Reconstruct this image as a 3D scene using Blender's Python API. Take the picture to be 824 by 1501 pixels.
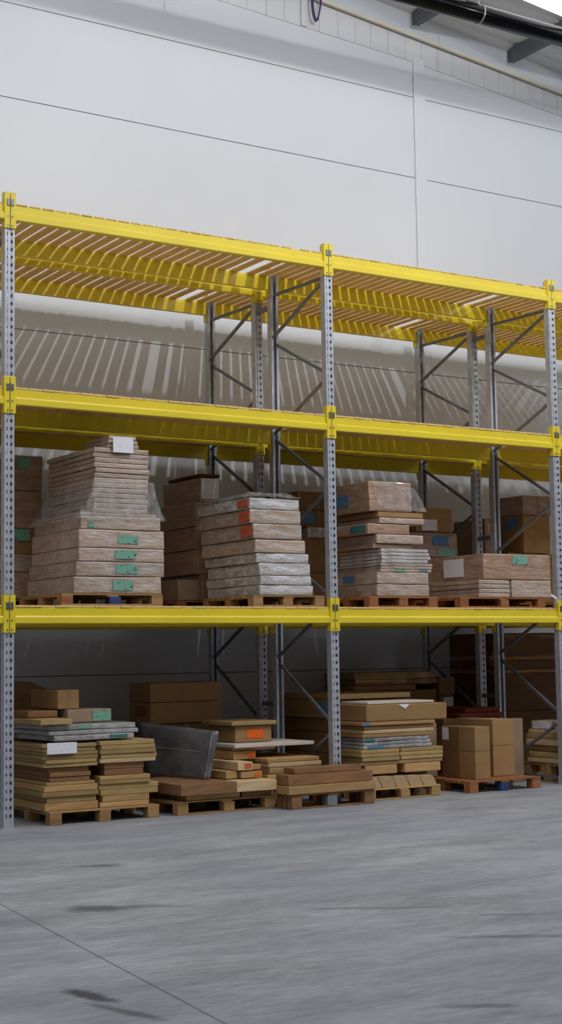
import bpy, bmesh, math, random
from mathutils import Vector, Matrix, noise as mnoise

rnd = random.Random(7)
sc = bpy.context.scene
for _o in list(bpy.data.objects):
    bpy.data.objects.remove(_o)
COL = sc.collection
R = math.radians

# ------------------------------------------------------------------ camera
def make_camera():
    yaw, pit, rol = R(32.494), R(5.4896), R(-0.8809)
    f = Vector((math.sin(yaw)*math.cos(pit), math.cos(yaw)*math.cos(pit), math.sin(pit)))
    r = Vector((math.cos(yaw), -math.sin(yaw), 0)); u = r.cross(f)
    r2 = r*math.cos(rol)+u*math.sin(rol); u2 = -r*math.sin(rol)+u*math.cos(rol)
    cam = bpy.data.cameras.new('camera'); o = bpy.data.objects.new('camera', cam); COL.objects.link(o)
    m = Matrix((r2, u2, -f)).transposed().to_4x4()
    m.translation = Vector((-5.435, -13.3466, 1.5667))
    o.matrix_world = m
    cam.sensor_fit = 'HORIZONTAL'; cam.sensor_width = 36; cam.lens = 36*2194.543/824
    cam.clip_end = 200
    sc.camera = o
make_camera()

# ------------------------------------------------------------------ world, lights, exposure
sc.view_settings.view_transform = 'Standard'
sc.view_settings.look = 'None'
sc.view_settings.exposure = 0.0
sc.view_settings.gamma = 1.0
sc.view_settings.use_curve_mapping = False

def make_world():
    w = bpy.data.worlds.new('world'); sc.world = w; w.use_nodes = True
    nt = w.node_tree; nt.nodes.clear()
    out = nt.nodes.new('ShaderNodeOutputWorld'); bg = nt.nodes.new('ShaderNodeBackground')
    tc = nt.nodes.new('ShaderNodeTexCoord'); sx = nt.nodes.new('ShaderNodeSeparateXYZ')
    mr = nt.nodes.new('ShaderNodeMapRange'); cr = nt.nodes.new('ShaderNodeValToRGB')
    mr.inputs[1].default_value = -0.1; mr.inputs[2].default_value = 0.9
    cr.color_ramp.elements[0].color = (0.05, 0.051, 0.056, 1)
    cr.color_ramp.elements[1].color = (0.36, 0.375, 0.41, 1)
    e = cr.color_ramp.elements.new(0.35); e.color = (0.15, 0.153, 0.165, 1)
    nt.links.new(tc.outputs['Generated'], sx.inputs[0]); nt.links.new(sx.outputs[2], mr.inputs[0])
    nt.links.new(mr.outputs[0], cr.inputs[0]); nt.links.new(cr.outputs[0], bg.inputs[0])
    bg.inputs[1].default_value = 1.35
    nt.links.new(bg.outputs[0], out.inputs[0])
make_world()

def area(name, loc, target, sx, sy, power, col=(1, 1, 1)):
    l = bpy.data.lights.new(name, 'AREA'); l.shape = 'RECTANGLE'; l.size = sx; l.size_y = sy
    l.energy = power; l.color = col
    o = bpy.data.objects.new(name, l); COL.objects.link(o); o.location = loc
    d = Vector(target)-Vector(loc); o.rotation_euler = d.to_track_quat('-Z', 'Y').to_euler()
    return o
area('high_bay_lamp', (4.26, -4.75, 10.35), (4.26, 2.0, 3.5), 0.07, 0.3, 225, (1.0, 0.985, 0.96))
area('high_bay_lamp', (13.0, -4.75, 9.5), (12.0, 2.0, 3.5), 0.10, 0.3, 100, (1.0, 0.985, 0.96))
area('wall_fill_strip', (4.0, -7.5, 10.1), (4.0, 2.0, 4.5), 28.0, 3.0, 740, (0.97, 0.985, 1.0))  # unseen strip light, added to brighten the wall evenly

# ------------------------------------------------------------------ materials
def lin(c):
    return tuple(((v/255)/12.92 if v/255 <= 0.04045 else ((v/255+0.055)/1.055)**2.4) for v in c)

class NT:
    def __init__(self, name):
        self.m = bpy.data.materials.new(name); self.m.use_nodes = True
        self.t = self.m.node_tree; self.b = self.t.nodes['Principled BSDF']; self.out = self.t.nodes['Material Output']
    def n(self, t, **k):
        x = self.t.nodes.new(t)
        for a, b in k.items(): setattr(x, a, b)
        return x
    def l(self, a, b): self.t.links.new(a, b)
    def math(self, op, a, b=None, c=None):
        x = self.n('ShaderNodeMath', operation=op)
        for i, v in enumerate((a, b, c)):
            if v is None: continue
            if isinstance(v, (int, float)): x.inputs[i].default_value = v
            else: self.l(v, x.inputs[i])
        return x.outputs[0]
    def noise(self, vec, scale, detail=4, rough=0.55):
        x = self.n('ShaderNodeTexNoise'); x.inputs['Scale'].default_value = scale
        x.inputs['Detail'].default_value = detail; x.inputs['Roughness'].default_value = rough
        if vec is not None: self.l(vec, x.inputs['Vector'])
        return x.outputs[0]
    def mapping(self, scale=(1, 1, 1), rot=(0, 0, 0), loc=(0, 0, 0), coord='Object'):
        tc = self.n('ShaderNodeTexCoord'); mp = self.n('ShaderNodeMapping')
        mp.inputs['Scale'].default_value = scale; mp.inputs['Rotation'].default_value = rot; mp.inputs['Location'].default_value = loc
        self.l(tc.outputs[coord], mp.inputs[0]); return mp.outputs[0]
    def ramp(self, fac, stops):
        x = self.n('ShaderNodeValToRGB'); el = x.color_ramp.elements
        while len(el) < len(stops): el.new(0.5)
        for e, (p, c) in zip(el, stops): e.position = p; e.color = (*c, 1)
        self.l(fac, x.inputs[0]); return x.outputs[0]
    def mix(self, fac, a, b, mode='MIX'):
        x = self.n('ShaderNodeMix', data_type='RGBA', blend_type=mode)
        for s, v in ((x.inputs[0], fac), (x.inputs[6], a), (x.inputs[7], b)):
            if isinstance(v, (int, float)): s.default_value = v
            elif isinstance(v, tuple): s.default_value = (*v[:3], 1)
            else: self.l(v, s)
        return x.outputs[2]
    def bump(self, h, strength=0.3, dist=0.01):
        x = self.n('ShaderNodeBump'); x.inputs['Strength'].default_value = strength; x.inputs['Distance'].default_value = dist
        self.l(h, x.inputs['Height']); self.l(x.outputs[0], self.b.inputs['Normal'])
    def color(self, c):
        if isinstance(c, tuple): self.b.inputs['Base Color'].default_value = (*c, 1)
        else: self.l(c, self.b.inputs['Base Color'])
    def set(self, **k):
        for a, v in k.items():
            self.b.inputs[a.replace('_', ' ')].default_value = v
        return self

def vary(t, col, amount=0.25):
    """per-object brightness change, as one sheet of board differs from the next"""
    oi = t.n('ShaderNodeObjectInfo')
    hsv = t.n('ShaderNodeHueSaturation')
    t.l(t.math('MULTIPLY_ADD', oi.outputs['Random'], amount, 1-amount/2), hsv.inputs['Value'])
    t.l(col, hsv.inputs['Color'])
    return hsv.outputs[0]

def plain(name, rgb, rough=0.5, metal=0.0, nscale=0, namt=0.12, spec=0.5):
    t = NT(name); c = lin(rgb)
    if nscale:
        v = t.noise(t.mapping(), nscale)
        t.color(t.ramp(v, [(0.3, tuple(x*(1-namt) for x in c)), (0.7, tuple(min(1, x*(1+namt)) for x in c))]))
    else: t.color(c)
    t.set(Roughness=rough, Metallic=metal, Specular_IOR_Level=spec)
    return t.m

def cardboard(name, rgb, film=0.0, amount=0.22):
    t = NT(name); c = lin(rgb)
    v = t.noise(t.mapping((2, 2, 3.5)), 2.2, 5)
    col = t.ramp(v, [(0.25, tuple(x*0.84 for x in c)), (0.75, tuple(x*1.12 for x in c))])
    col = vary(t, col, amount)
    if film:
        w = t.noise(t.mapping((1.6, 1.6, 6.0), (0.25, 0.4, 0.2)), 3.0, 7, 0.68)
        fac = t.math('MULTIPLY', t.ramp(w, [(0.44, (0, 0, 0)), (0.66, (1, 1, 1))]), film)
        col = t.mix(fac, col, lin((222, 222, 226)))  # pale streaks: milky film plus glare painted into the colour
        cr = t.noise(t.mapping((3, 3, 9), (0.6, 0.3, 0.5)), 3.0, 5, 0.6)
        t.bump(cr, 0.7, 0.022)
        t.set(Roughness=0.38, Coat_Weight=0.7, Coat_Roughness=0.16)
    else:
        g = t.noise(t.mapping((1, 1, 1)), 9, 3)
        t.bump(g, 0.08, 0.01)
        t.set(Roughness=0.8, Specular_IOR_Level=0.25)
    t.color(col); return t.m

def timber(name, rgb, scale=(1.5, 14, 14), amount=0.35, contrast=0.25, rough=0.75):
    t = NT(name); c = lin(rgb)
    v = t.noise(t.mapping(scale), 2.2, 6, 0.6)
    col = t.ramp(v, [(0.25, tuple(x*(1-contrast) for x in c)), (0.5, c), (0.78, tuple(min(1, x*(1+contrast)) for x in c))])
    t.color(vary(t, col, amount)); t.bump(v, 0.12, 0.01)
    t.set(Roughness=rough, Specular_IOR_Level=0.25)
    return t.m

M = {}
M['yellow'] = plain('yellow_paint', (226, 203, 48), 0.34, 0, 1.2, 0.06)
M['galv'] = plain('galvanised_steel', (184, 188, 197), 0.40, 0.4, 14, 0.14)
M['brace'] = plain('brace_steel', (118, 124, 132), 0.45, 0.5, 10, 0.15)
M['pin'] = plain('locking_pin_steel', (120, 128, 132), 0.35, 0.8)
M['slat'] = timber('deck_timber', (222, 188, 128), (9, 1.3, 9), 0.0, 0.2)
M['pallet'] = timber('pallet_timber', (158, 124, 82), (1.4, 9, 9), 0.35, 0.28)
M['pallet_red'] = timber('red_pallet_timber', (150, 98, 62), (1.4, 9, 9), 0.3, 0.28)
M['block_blue'] = plain('blue_pallet_block', (36, 58, 100), 0.7, 0, 6, 0.2)
M['block_grey'] = plain('grey_pallet_block', (120, 128, 132), 0.7, 0, 6, 0.2)
M['timber'] = timber('sawn_timber', (182, 146, 98), (1.6, 12, 12), 0.35, 0.25)
M['pack'] = timber('brown_pack', (178, 152, 118), (3, 3, 5), 0.2, 0.2)
M['timber_dark'] = timber('brown_timber', (140, 104, 72), (1.6, 12, 12), 0.3, 0.3)
M['pale_timber'] = timber('pale_timber', (204, 176, 134), (1.6, 12, 12), 0.3, 0.2)
M['mdf'] = timber('yellow_board', (164, 138, 92), (3, 3, 24), 0.45, 0.2)
M['red_board'] = timber('red_brown_board', (104, 46, 28), (2, 6, 12), 0.2, 0.2)
M['kraft'] = cardboard('kraft_cardboard', (156, 122, 82))
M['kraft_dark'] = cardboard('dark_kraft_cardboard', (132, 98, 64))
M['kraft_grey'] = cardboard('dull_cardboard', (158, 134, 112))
M['kraft_shaded'] = cardboard('shaded_kraft_cardboard', (100, 72, 48))  # darker kraft: dimness of the far rear row painted into the colour
M['film'] = cardboard('film_wrapped_cardboard', (170, 146, 125), 0.42)
M['film_brown'] = cardboard('film_wrapped_brown_cardboard', (160, 124, 96), 0.22)
M['film_white'] = cardboard('white_film_wrapped_carton', (174, 166, 160), 0.95, 0.12)
M['silver'] = cardboard('silver_film_packet', (138, 134, 130), 0.6, 0.3)
M['white_board'] = plain('white_board', (206, 196, 186), 0.6, 0, 5, 0.06)
M['concrete_wall'] = None
M['black'] = plain('black_pipe_plastic', (9, 9, 10), 0.12, 0, 0, 0.12, 0.10)
M['ring'] = plain('pipe_clamp_steel', (150, 152, 156), 0.35, 0.7)
M['purlin'] = plain('dark_purlin_steel', (92, 97, 103), 0.5, 0.3, 4, 0.1)
M['cable'] = plain('purple_cable', (66, 38, 104), 0.45)
M['cable_dark'] = plain('dark_cable', (38, 32, 52), 0.45)
M['cream'] = plain('cream_trim', (200, 196, 186), 0.55, 0, 3, 0.05)
M['roof'] = plain('white_roof_sheet', (196, 202, 210), 0.5, 0, 1.0, 0.03)
M['frieze'] = plain('white_liner_sheet', (196, 198, 203), 0.5, 0, 1.0, 0.03)
M['panel'] = plain('white_wall_panel', (203, 207, 215), 0.42, 0, 0.5, 0.025, 0.35)
M['groove'] = plain('panel_joint_seal', (96, 88, 82), 0.8)
M['grey_sheet'] = None
M['label_orange'] = None

def inked(name, rgb, ink, amount=0.55, scale=(26, 26, 60)):
    """paper with a few strokes of marker on it"""
    t = NT(name); c = lin(rgb)
    v = t.noise(t.mapping(scale), 1.0, 2, 0.5)
    fac = t.ramp(v, [(amount, (0, 0, 0)), (amount+0.06, (1, 1, 1))])
    t.color(t.mix(fac, c, lin(ink))); t.set(Roughness=0.6, Specular_IOR_Level=0.3); return t.m
M['label_green'] = inked('green_label', (118, 166, 146), (36, 66, 62), 0.62)
M['label_teal'] = inked('teal_label', (60, 118, 116), (20, 50, 52), 0.62)
M['label_blue'] = inked('blue_label', (84, 124, 162), (26, 46, 82), 0.64)
M['label_orange'] = inked('orange_label', (232, 104, 26), (60, 28, 10), 0.64)
M['label_red'] = inked('red_orange_label', (198, 98, 70), (110, 50, 36), 0.6)
M['label_faded'] = inked('faded_orange_label', (146, 84, 46), (120, 80, 52), 0.5)
M['paper'] = inked('white_paper', (226, 226, 232), (150, 130, 136), 0.66)
M['tape'] = plain('brown_tape', (150, 116, 78), 0.35)

def grey_sheet():
    t = NT('grey_plastic_sheet')
    v = t.noise(t.mapping((1, 2, 2)), 2.2, 5)
    t.color(t.ramp(v, [(0.3, lin((80, 80, 83))), (0.75, lin((122, 122, 126)))]))
    t.set(Roughness=0.3, Coat_Weight=0.4, Coat_Roughness=0.15); t.bump(v, 0.3, 0.02); return t.m
M['grey_sheet'] = grey_sheet()

def stretch_film():
    t = NT('stretch_film')
    tr = t.n('ShaderNodeBsdfTransparent'); mx = t.n('ShaderNodeMixShader')
    v = t.noise(t.mapping((5, 5, 3), (0.4, 0.3, 0.8)), 3.0, 6, 0.65)
    fac = t.ramp(v, [(0.35, (0.10,)*3), (0.75, (0.55,)*3)])
    t.color(lin((196, 192, 190))); t.set(Roughness=0.25); t.bump(v, 0.6, 0.03)
    t.l(fac, mx.inputs[0]); t.l(tr.outputs[0], mx.inputs[1]); t.l(t.b.outputs[0], mx.inputs[2]); t.l(mx.outputs[0], t.out.inputs[0])
    return t.m
M['stretch'] = stretch_film()

def rooflight_mat():
    t = NT('rooflight_sheet'); t.color((0.8, 0.8, 0.8))
    t.b.inputs['Emission Color'].default_value = (0.93, 0.96, 1.0, 1); t.b.inputs['Emission Strength'].default_value = 1.5
    return t.m
M['rooflight'] = rooflight_mat()

def floor_mat():
    t = NT('concrete_floor')
    base = t.noise(t.mapping((0.55, 1.5, 1), (0, 0, R(35))), 1.5, 8, 0.62)
    fine = t.noise(t.mapping((2.0, 7.0, 1), (0, 0, R(35))), 3.0, 6, 0.7)
    speck = t.noise(t.mapping((1, 1, 1)), 60, 2, 0.5)
    v = t.math('ADD', t.math('MULTIPLY', base, 0.5), t.math('ADD', t.math('MULTIPLY', fine, 0.4), t.math('MULTIPLY', speck, 0.10)))
    col = t.ramp(v, [(0.36, lin((120, 120, 123))), (0.5, lin((151, 152, 155))), (0.64, lin((180, 181, 185)))])
    hue = t.noise(t.mapping((0.5, 0.5, 1)), 0.9, 3)
    col = t.mix(t.ramp(hue, [(0.4, (0, 0, 0)), (0.7, (0.5, 0.5, 0.5))]), col, lin((132, 138, 152)))
    tc = t.n('ShaderNodeTexCoord'); sp = t.n('ShaderNodeSeparateXYZ'); t.l(tc.outputs['Object'], sp.inputs[0])
    X, Y = sp.outputs[0], sp.outputs[1]
    wob = t.noise(t.mapping((1, 1, 1)), 5.0, 5, 0.7)
    def stain(cx, cy, ang, la, lb, strength, c, mode='soft'):
        nonlocal col
        dx = t.math('SUBTRACT', X, cx); dy = t.math('SUBTRACT', Y, cy); ca, sa = math.cos(ang), math.sin(ang)
        u = t.math('DIVIDE', t.math('ADD', t.math('MULTIPLY', dx, ca), t.math('MULTIPLY', dy, sa)), la)
        w = t.math('DIVIDE', t.math('SUBTRACT', t.math('MULTIPLY', dy, ca), t.math('MULTIPLY', dx, sa)), lb)
        d = t.math('SQRT', t.math('ADD', t.math('MULTIPLY', u, u), t.math('MULTIPLY', w, w)))
        d = t.math('ADD', d, t.math('MULTIPLY', t.math('SUBTRACT', wob, 0.5), 1.6))
        f = t.n('ShaderNodeMapRange'); f.inputs[1].default_value = 1.1; f.inputs[2].default_value = 0.45
        f.inputs[3].default_value = 0; f.inputs[4].default_value = strength
        t.l(d, f.inputs[0]); col = t.mix(f.outputs[0], col, lin(c))
    rt = R(-32.5)
    stain(-0.40, -2.82, rt, 0.20, 0.10, 0.65, (78, 78, 82))
    stain(-1.28, -4.57, rt, 0.27, 0.15, 0.75, (72, 72, 75))
    stain(-0.95, -4.71, rt, 0.22, 0.09, 0.5, (80, 80, 83))
    stain(-2.36, -6.80, R(-80), 0.22, 0.07, 0.9, (60, 60, 63))
    stain(-2.37, -7.17, R(-75), 0.30, 0.045, 0.7, (74, 74, 78))
    stain(0.14, -5.65, rt, 0.50, 0.05, 0.55, (90, 90, 93))
    stain(0.20, -6.88, rt, 0.40, 0.06, 0.6, (84, 84, 87))
    stain(-1.02, -8.03, rt, 0.22, 0.05, 0.6, (84, 84, 87))
    stain(0.60, -6.30, rt, 0.35, 0.04, 0.5, (92, 92, 96))
    # saw-cut joint
    ax, ay, bx, by = -1.70, -4.03, -2.12, -7.64
    L = math.hypot(bx-ax, by-ay); nx, ny = (by-ay)/L, -(bx-ax)/L
    d = t.math('ADD', t.math('MULTIPLY', X, nx), t.math('MULTIPLY', Y, ny)); d = t.math('ABSOLUTE', t.math('SUBTRACT', d, nx*ax+ny*ay))
    f = t.n('ShaderNodeMapRange'); f.inputs[1].default_value = 0.004; f.inputs[2].default_value = 0.009; f.inputs[3].default_value = 0.65; f.inputs[4].default_value = 0
    t.l(d, f.inputs[0]); col = t.mix(f.outputs[0], col, lin((70, 70, 74)))
    t.color(col); t.set(Roughness=0.62, Specular_IOR_Level=0.3); t.bump(fine, 0.06, 0.01)
    return t.m
M['floor'] = floor_mat()

# ------------------------------------------------------------------ mesh helpers
class MB:
    """collects shapes and links them as ONE mesh object"""
    def __init__(self): self.bm = bmesh.new()
    def box(self, x0, x1, y0, y1, z0, z1, bev=0.0, rot=0.0):
        c = Vector(((x0+x1)/2, (y0+y1)/2, (z0+z1)/2))
        m = Matrix.Translation(c) @ Matrix.Rotation(rot, 4, 'Z') @ Matrix.Diagonal((x1-x0, y1-y0, z1-z0, 1))
        g = bmesh.ops.create_cube(self.bm, size=1, matrix=m)
        if bev:
            ed = list({e for v in g['verts'] for e in v.link_edges})
            bmesh.ops.bevel(self.bm, geom=ed, offset=bev, segments=2, affect='EDGES', profile=0.6)
        return self
    def prism(self, pts, axis, a, b):
        """extrude a 2D outline along an axis; pts are (p, q) in the other two axes' order"""
        def P(p, q, s):
            return {'x': (s, p, q), 'y': (p, s, q), 'z': (p, q, s)}[axis]
        v0 = [self.bm.verts.new(P(p, q, a)) for p, q in pts]; v1 = [self.bm.verts.new(P(p, q, b)) for p, q in pts]
        n = len(pts)
        self.bm.faces.new(v0); self.bm.faces.new(list(reversed(v1)))
        for i in range(n): self.bm.faces.new((v0[i], v0[(i+1) % n], v1[(i+1) % n], v1[i]))
        return self
    def tube(self, pts, r, seg=10, caps=True):
        pts = [Vector(p) for p in pts]; rings = []
        for i, p in enumerate(pts):
            d = (pts[min(i+1, len(pts)-1)]-pts[max(i-1, 0)]).normalized()
            a = d.cross(Vector((0, 0, 1)))
            if a.length < 1e-3: a = d.cross(Vector((0, 1, 0)))
            a.normalize(); b = d.cross(a)
            rings.append([self.bm.verts.new(p+(a*math.cos(k*2*math.pi/seg)+b*math.sin(k*2*math.pi/seg))*r) for k in range(seg)])
        for q, s in zip(rings, rings[1:]):
            for k in range(seg): self.bm.faces.new((q[k], q[(k+1) % seg], s[(k+1) % seg], s[k]))
        if caps: self.bm.faces.new(rings[0]); self.bm.faces.new(list(reversed(rings[-1])))
        return self
    def bar(self, p, q, w, h):
        p, q = Vector(p), Vector(q); d = q-p
        m = Matrix.Translation((p+q)/2) @ d.to_track_quat('Z', 'Y').to_matrix().to_4x4() @ Matrix.Diagonal((w, h, d.length, 1))
        bmesh.ops.create_cube(self.bm, size=1, matrix=m); return self
    def mesh(self, name, mat, smooth=False):
        bmesh.ops.recalc_face_normals(self.bm, faces=self.bm.faces)
        me = bpy.data.meshes.new(name); self.bm.to_mesh(me); self.bm.free(); me.materials.append(mat)
        if smooth:
            for p in me.polygons: p.use_smooth = True
        return me
    def build(self, name, mat, parent=None, loc=None, smooth=False):
        o = bpy.data.objects.new(name, self.mesh(name, mat, smooth)); COL.objects.link(o)
        if parent is not None: o.parent = parent
        if loc is not None: o.location = loc
        return o

def inst(name, me, parent, loc=(0, 0, 0), rz=0.0):
    o = bpy.data.objects.new(name, me); COL.objects.link(o); o.parent = parent; o.location = loc; o.rotation_euler = (0, 0, rz); return o
def empty(name, loc=(0, 0, 0), rz=0.0):
    o = bpy.data.objects.new(name, None); COL.objects.link(o); o.location = loc; o.rotation_euler = (0, 0, rz); o.empty_display_size = 0.1; return o
def tag(o, label, cat, group=None):
    o['label'] = label; o['category'] = cat; o['kind'] = 'thing'
    if group: o['group'] = group
    return o
def struct(o): o['kind'] = 'structure'; return o
ORD = ['first', 'second', 'third', 'fourth', 'fifth', 'sixth', 'seventh', 'eighth', 'ninth', 'tenth', 'eleventh', 'twelfth', 'thirteenth', 'fourteenth', 'fifteenth']
def nth(i, n, lowest='bottom'):
    if n == 1: return 'only one'
    if i == 0: return 'lowest'
    if i == n-1: return 'topmost'
    return ORD[i]+' from the bottom'

# ------------------------------------------------------------------ the building
WY = 3.1
def roof_z(x): return 10.525+(9.092-x)*0.103
def frieze_bottom(x): return 10.12+(5.582-x)*0.055 if x < 7.49 else 9.996-(x-7.594)*0.0977

struct(MB().box(-26, 30, -30, 5, -0.2, 0).build('floor', M['floor']))

w = MB()
w.box(-16, 26, WY+0.006, WY+0.2, 0.0, 12.5)
wall = struct(w.build('wall_back', M['groove']))
pz = [0.0, 1.37, 2.74, 4.11, 5.49, 6.90, 8.31, 9.495, 12.3]
p = MB()
for xa, xb in ((-16, 0.0), (0.2, 7.392), (7.588, 15.4), (15.6, 26)):
    if xa == -16: xa, xb = -16, -7.9
    for a, b in zip(pz, pz[1:]):
        p.box(xa, xb, WY, WY+0.0055, a+0.0055, b-0.0055)
for a, b in zip(pz, pz[1:]):
    p.box(-7.7, 0.194, WY, WY+0.0055, a+0.0055, b-0.0055)
p.build('cladding', M['panel'], wall)
# vertical joint covers between wall panels
for i, x in enumerate((-7.8, 7.49, 15.5)):
    t = MB(); t.box(x-0.10, x+0.10, WY-0.022, WY+0.02, 0, frieze_bottom(x)+0.08, 0.006)
    struct(t.build('trim_%d' % (i+1), M['panel']))
# liner strip under the sloping roof, in narrow upright sheets
fr = MB(); x = -10.0; k = 0
while x < 22:
    wd = (0.27, 0.30, 0.31, 0.29)[k % 4]; xa, xb = x+0.0025, x+wd-0.0025
    pts = [(xa, frieze_bottom(xa)), (xb, frieze_bottom(xb)), (xb, roof_z(xb)-0.30), (xa, roof_z(xa)-0.30)]
    fr.prism(pts, 'y', WY-0.012, WY+0.01); x += wd; k += 1
struct(fr.build('trim_4', M['frieze']))
# cream rail along the head of the liner strip
t = MB(); t.bar((-10, WY-0.075, roof_z(-10)-0.33), (22, WY-0.075, roof_z(22)-0.33), 0.045, 0.05)
struct(t.build('trim_5', M['cream']))
# white closing strip between the rail and the roof sheet
t = MB(); t.prism([(-10, roof_z(-10)-0.31), (22, roof_z(22)-0.31), (22, roof_z(22)-0.0), (-10, roof_z(-10)-0.0)], 'y', WY-0.045, WY+0.015)
struct(t.build('trim_6', M['roof']))
# short post in the liner strip by the cable
t = MB(); t.box(5.470, 5.556, WY-0.04, WY-0.013, 10.13, 10.56, 0.004); struct(t.build('trim_7', M['frieze']))

# roof: ribbed white sheets falling to one side, with a daylight strip
def roof_strip(y0, y1, x0=-12, x1=24, rib=0.333):
    b = MB(); y = y0
    while y < y1-0.01:
        ye = min(y+rib, y1)
        prof = [(y, 0.0), (y+0.06*(ye-y)/rib, 0.028), (y+0.11*(ye-y)/rib, 0.028), (y+0.17*(ye-y)/rib, 0.0), (ye, 0.0)]
        for (ya, da), (yb, db) in zip(prof, prof[1:]):
            vs = [b.bm.verts.new(q) for q in ((x0, ya, roof_z(x0)+da), (x0, yb, roof_z(x0)+db), (x1, yb, roof_z(x1)+db), (x1, ya, roof_z(x1)+da))]
            b.bm.faces.new(vs)
        y = ye
    bmesh.ops.remove_doubles(b.bm, verts=b.bm.verts, dist=1e-4)
    return b
def thick(o, t=0.05):
    m = o.modifiers.new('sheet', 'SOLIDIFY'); m.thickness = t; m.offset = 1; return o
struct(thick(roof_strip(1.72, 3.3).build('ceiling', M['roof'])))
struct(thick(roof_strip(-0.2, 1.72).build('window_1', M['rooflight'])))
struct(thick(roof_strip(-2.2, -0.2).build('ceiling', M['roof'])))

# dark Z purlins carrying the roof
for i, X in enumerate((2.0, 3.78, 5.56, 7.34, 9.12, 10.9, 12.68)):
    zt = roof_z(X)-0.008; b = MB()
    b.prism([(X-0.035, zt), (X+0.06, zt-0.01), (X+0.06, zt-0.022), (X-0.02, zt-0.014), (X-0.012, zt-0.19), (X+0.05, zt-0.196), (X+0.05, zt-0.21), (X-0.035, zt-0.205)], 'y', -2.2, WY-0.165)
    o = b.build('roof_purlin', M['purlin'])
    c = MB(); c.box(X-0.06, X+0.0, WY-0.163, WY-0.15, zt-0.21, zt-0.02, 0.002).build('end_cleat', M['purlin'], o)
    lab = {7.34: 'dark grey steel roof purlin above the silver clamp of the black pipe',
           9.12: 'dark grey steel roof purlin nearest the daylight strip at the photo\'s top corner'}.get(X, 'dark grey steel roof purlin, number %s along the gable from its high end' % ORD[i])
    tag(o, lab, 'roof beam', 'roof purlins')

# black pipe hung below the purlins
pz_ = 9.868
o = MB().tube([(1.0, 1.1, pz_), (6.0, 1.1, pz_), (11.3, 1.1, pz_)], 0.124, 28).build('overhead_pipe', M['black'], smooth=True)
tag(o, 'thick glossy black pipe running along under the roof purlins', 'pipe')
for X in (3.6, 6.95, 10.3):
    MB().tube([(X-0.012, 1.1, pz_), (X+0.012, 1.1, pz_)], 0.130, 28).build('clamp_ring', M['ring'], o, smooth=False)
    MB().tube([(X, 1.1, pz_+0.12), (X, 1.1, roof_z(X)-0.01)], 0.008, 8).build('hanger_rod', M['ring'], o)

# purple cable loop hanging off the wall head
pts = [(5.585, WY-0.12, 10.710), (5.577, WY-0.125, 10.590), (5.581, WY-0.13, 10.440), (5.593, WY-0.13, 10.310), (5.617, WY-0.13, 10.220), (5.643, WY-0.13, 10.190),
       (5.669, WY-0.13, 10.220), (5.697, WY-0.13, 10.300), (5.721, WY-0.13, 10.410), (5.740, WY-0.125, 10.550), (5.747, WY-0.12, 10.710)]
def smooth_path(p, n=5):
    p = [Vector(q) for q in p]; out = []
    for i in range(len(p)-1):
        a, b, c, d = p[max(i-1, 0)], p[i], p[i+1], p[min(i+2, len(p)-1)]
        for k in range(n):
            t = k/n
            out.append(0.5*((2*b)+(c-a)*t+(2*a-5*b+4*c-d)*t*t+(3*b-a-3*c+d)*t**3))
    return out+[p[-1]]
o = MB().tube(smooth_path(pts), 0.013, 8).build('cable_loop', M['cable'], smooth=True)
tag(o, 'purple cable hanging in a loop against the white liner strip', 'cable')
MB().tube(smooth_path([(q[0]+0.012, q[1]-0.012, q[2]+0.01) for q in pts[:7]]), 0.010, 8).build('dark_strand', M['cable_dark'], o, smooth=True)

# ------------------------------------------------------------------ pallet racking
XU = [-3.50, 0.0, 3.730, 7.0235, 10.32]
BEAM_T = [2.0655, 4.162, 5.973]; BEAM_H = 0.158; DEPTH = 1.2
ROWY = [0.0, 1.474]; UH = 6.08
UPN = ['the upright outside the picture', 'the first upright', 'the middle upright', 'the last upright', 'the far upright']
BAY = ['bay before first upright', 'bay between first and middle uprights', 'bay between middle and last uprights', 'bay past last upright']
LEV = ['lowest', 'middle', 'top']
ROWN = ['front', 'rear']

def upright_mesh():
    """C-section post with two columns of punched slots; front face at y=0, x centred"""
    b = MB(); W, D, T = 0.0495, 0.085, 0.0025
    xs = [-W, -0.030, -0.013, 0.013, 0.030, W]
    zs = [0.006]; z = 0.10; holes = []
    while z < UH-0.05:
        zs += [z, z+0.030]; holes.append(len(zs)-2); z += 0.0762
    zs.append(UH); hs = set(holes)
    vv = {}
    def V(i, j):
        if (i, j) not in vv: vv[i, j] = b.bm.verts.new((xs[i], 0.012 if i in (2, 3) else 0.0, zs[j]))
        return vv[i, j]
    for j in range(len(zs)-1):
        for i in range(5):
            if i in (1, 3) and j in hs: continue
            b.bm.faces.new((V(i, j), V(i+1, j), V(i+1, j+1), V(i, j+1)))
    for s in (-1, 1):
        x = s*W
        q = [b.bm.verts.new(c) for c in ((x, 0, 0.006), (x, D, 0.006), (x, D, UH), (x, 0, UH))]; b.bm.faces.new(q)
        q = [b.bm.verts.new(c) for c in ((x, D, 0.006), (x-s*0.03, D, 0.006), (x-s*0.03, D, UH), (x, D, UH))]; b.bm.faces.new(q)
    bmesh.ops.remove_doubles(b.bm, verts=b.bm.verts, dist=1e-5)
    return b.mesh('upright', M['galv'])
UP = upright_mesh()
FOOT = MB().box(-0.075, 0.075, -0.025, 0.105, 0.0, 0.006).box(-0.052, 0.052, 0.088, 0.094, 0.006, 0.10).mesh('foot_plate', M['galv'])
BR_NODES = [(1, 0.125), (0, 0.77), (1, 1.51), (0, 2.14), (1, 2.79), (0, 3.39), (1, 4.08), (0, 4.61), (1, 5.21), (0, 5.72)]
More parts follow.
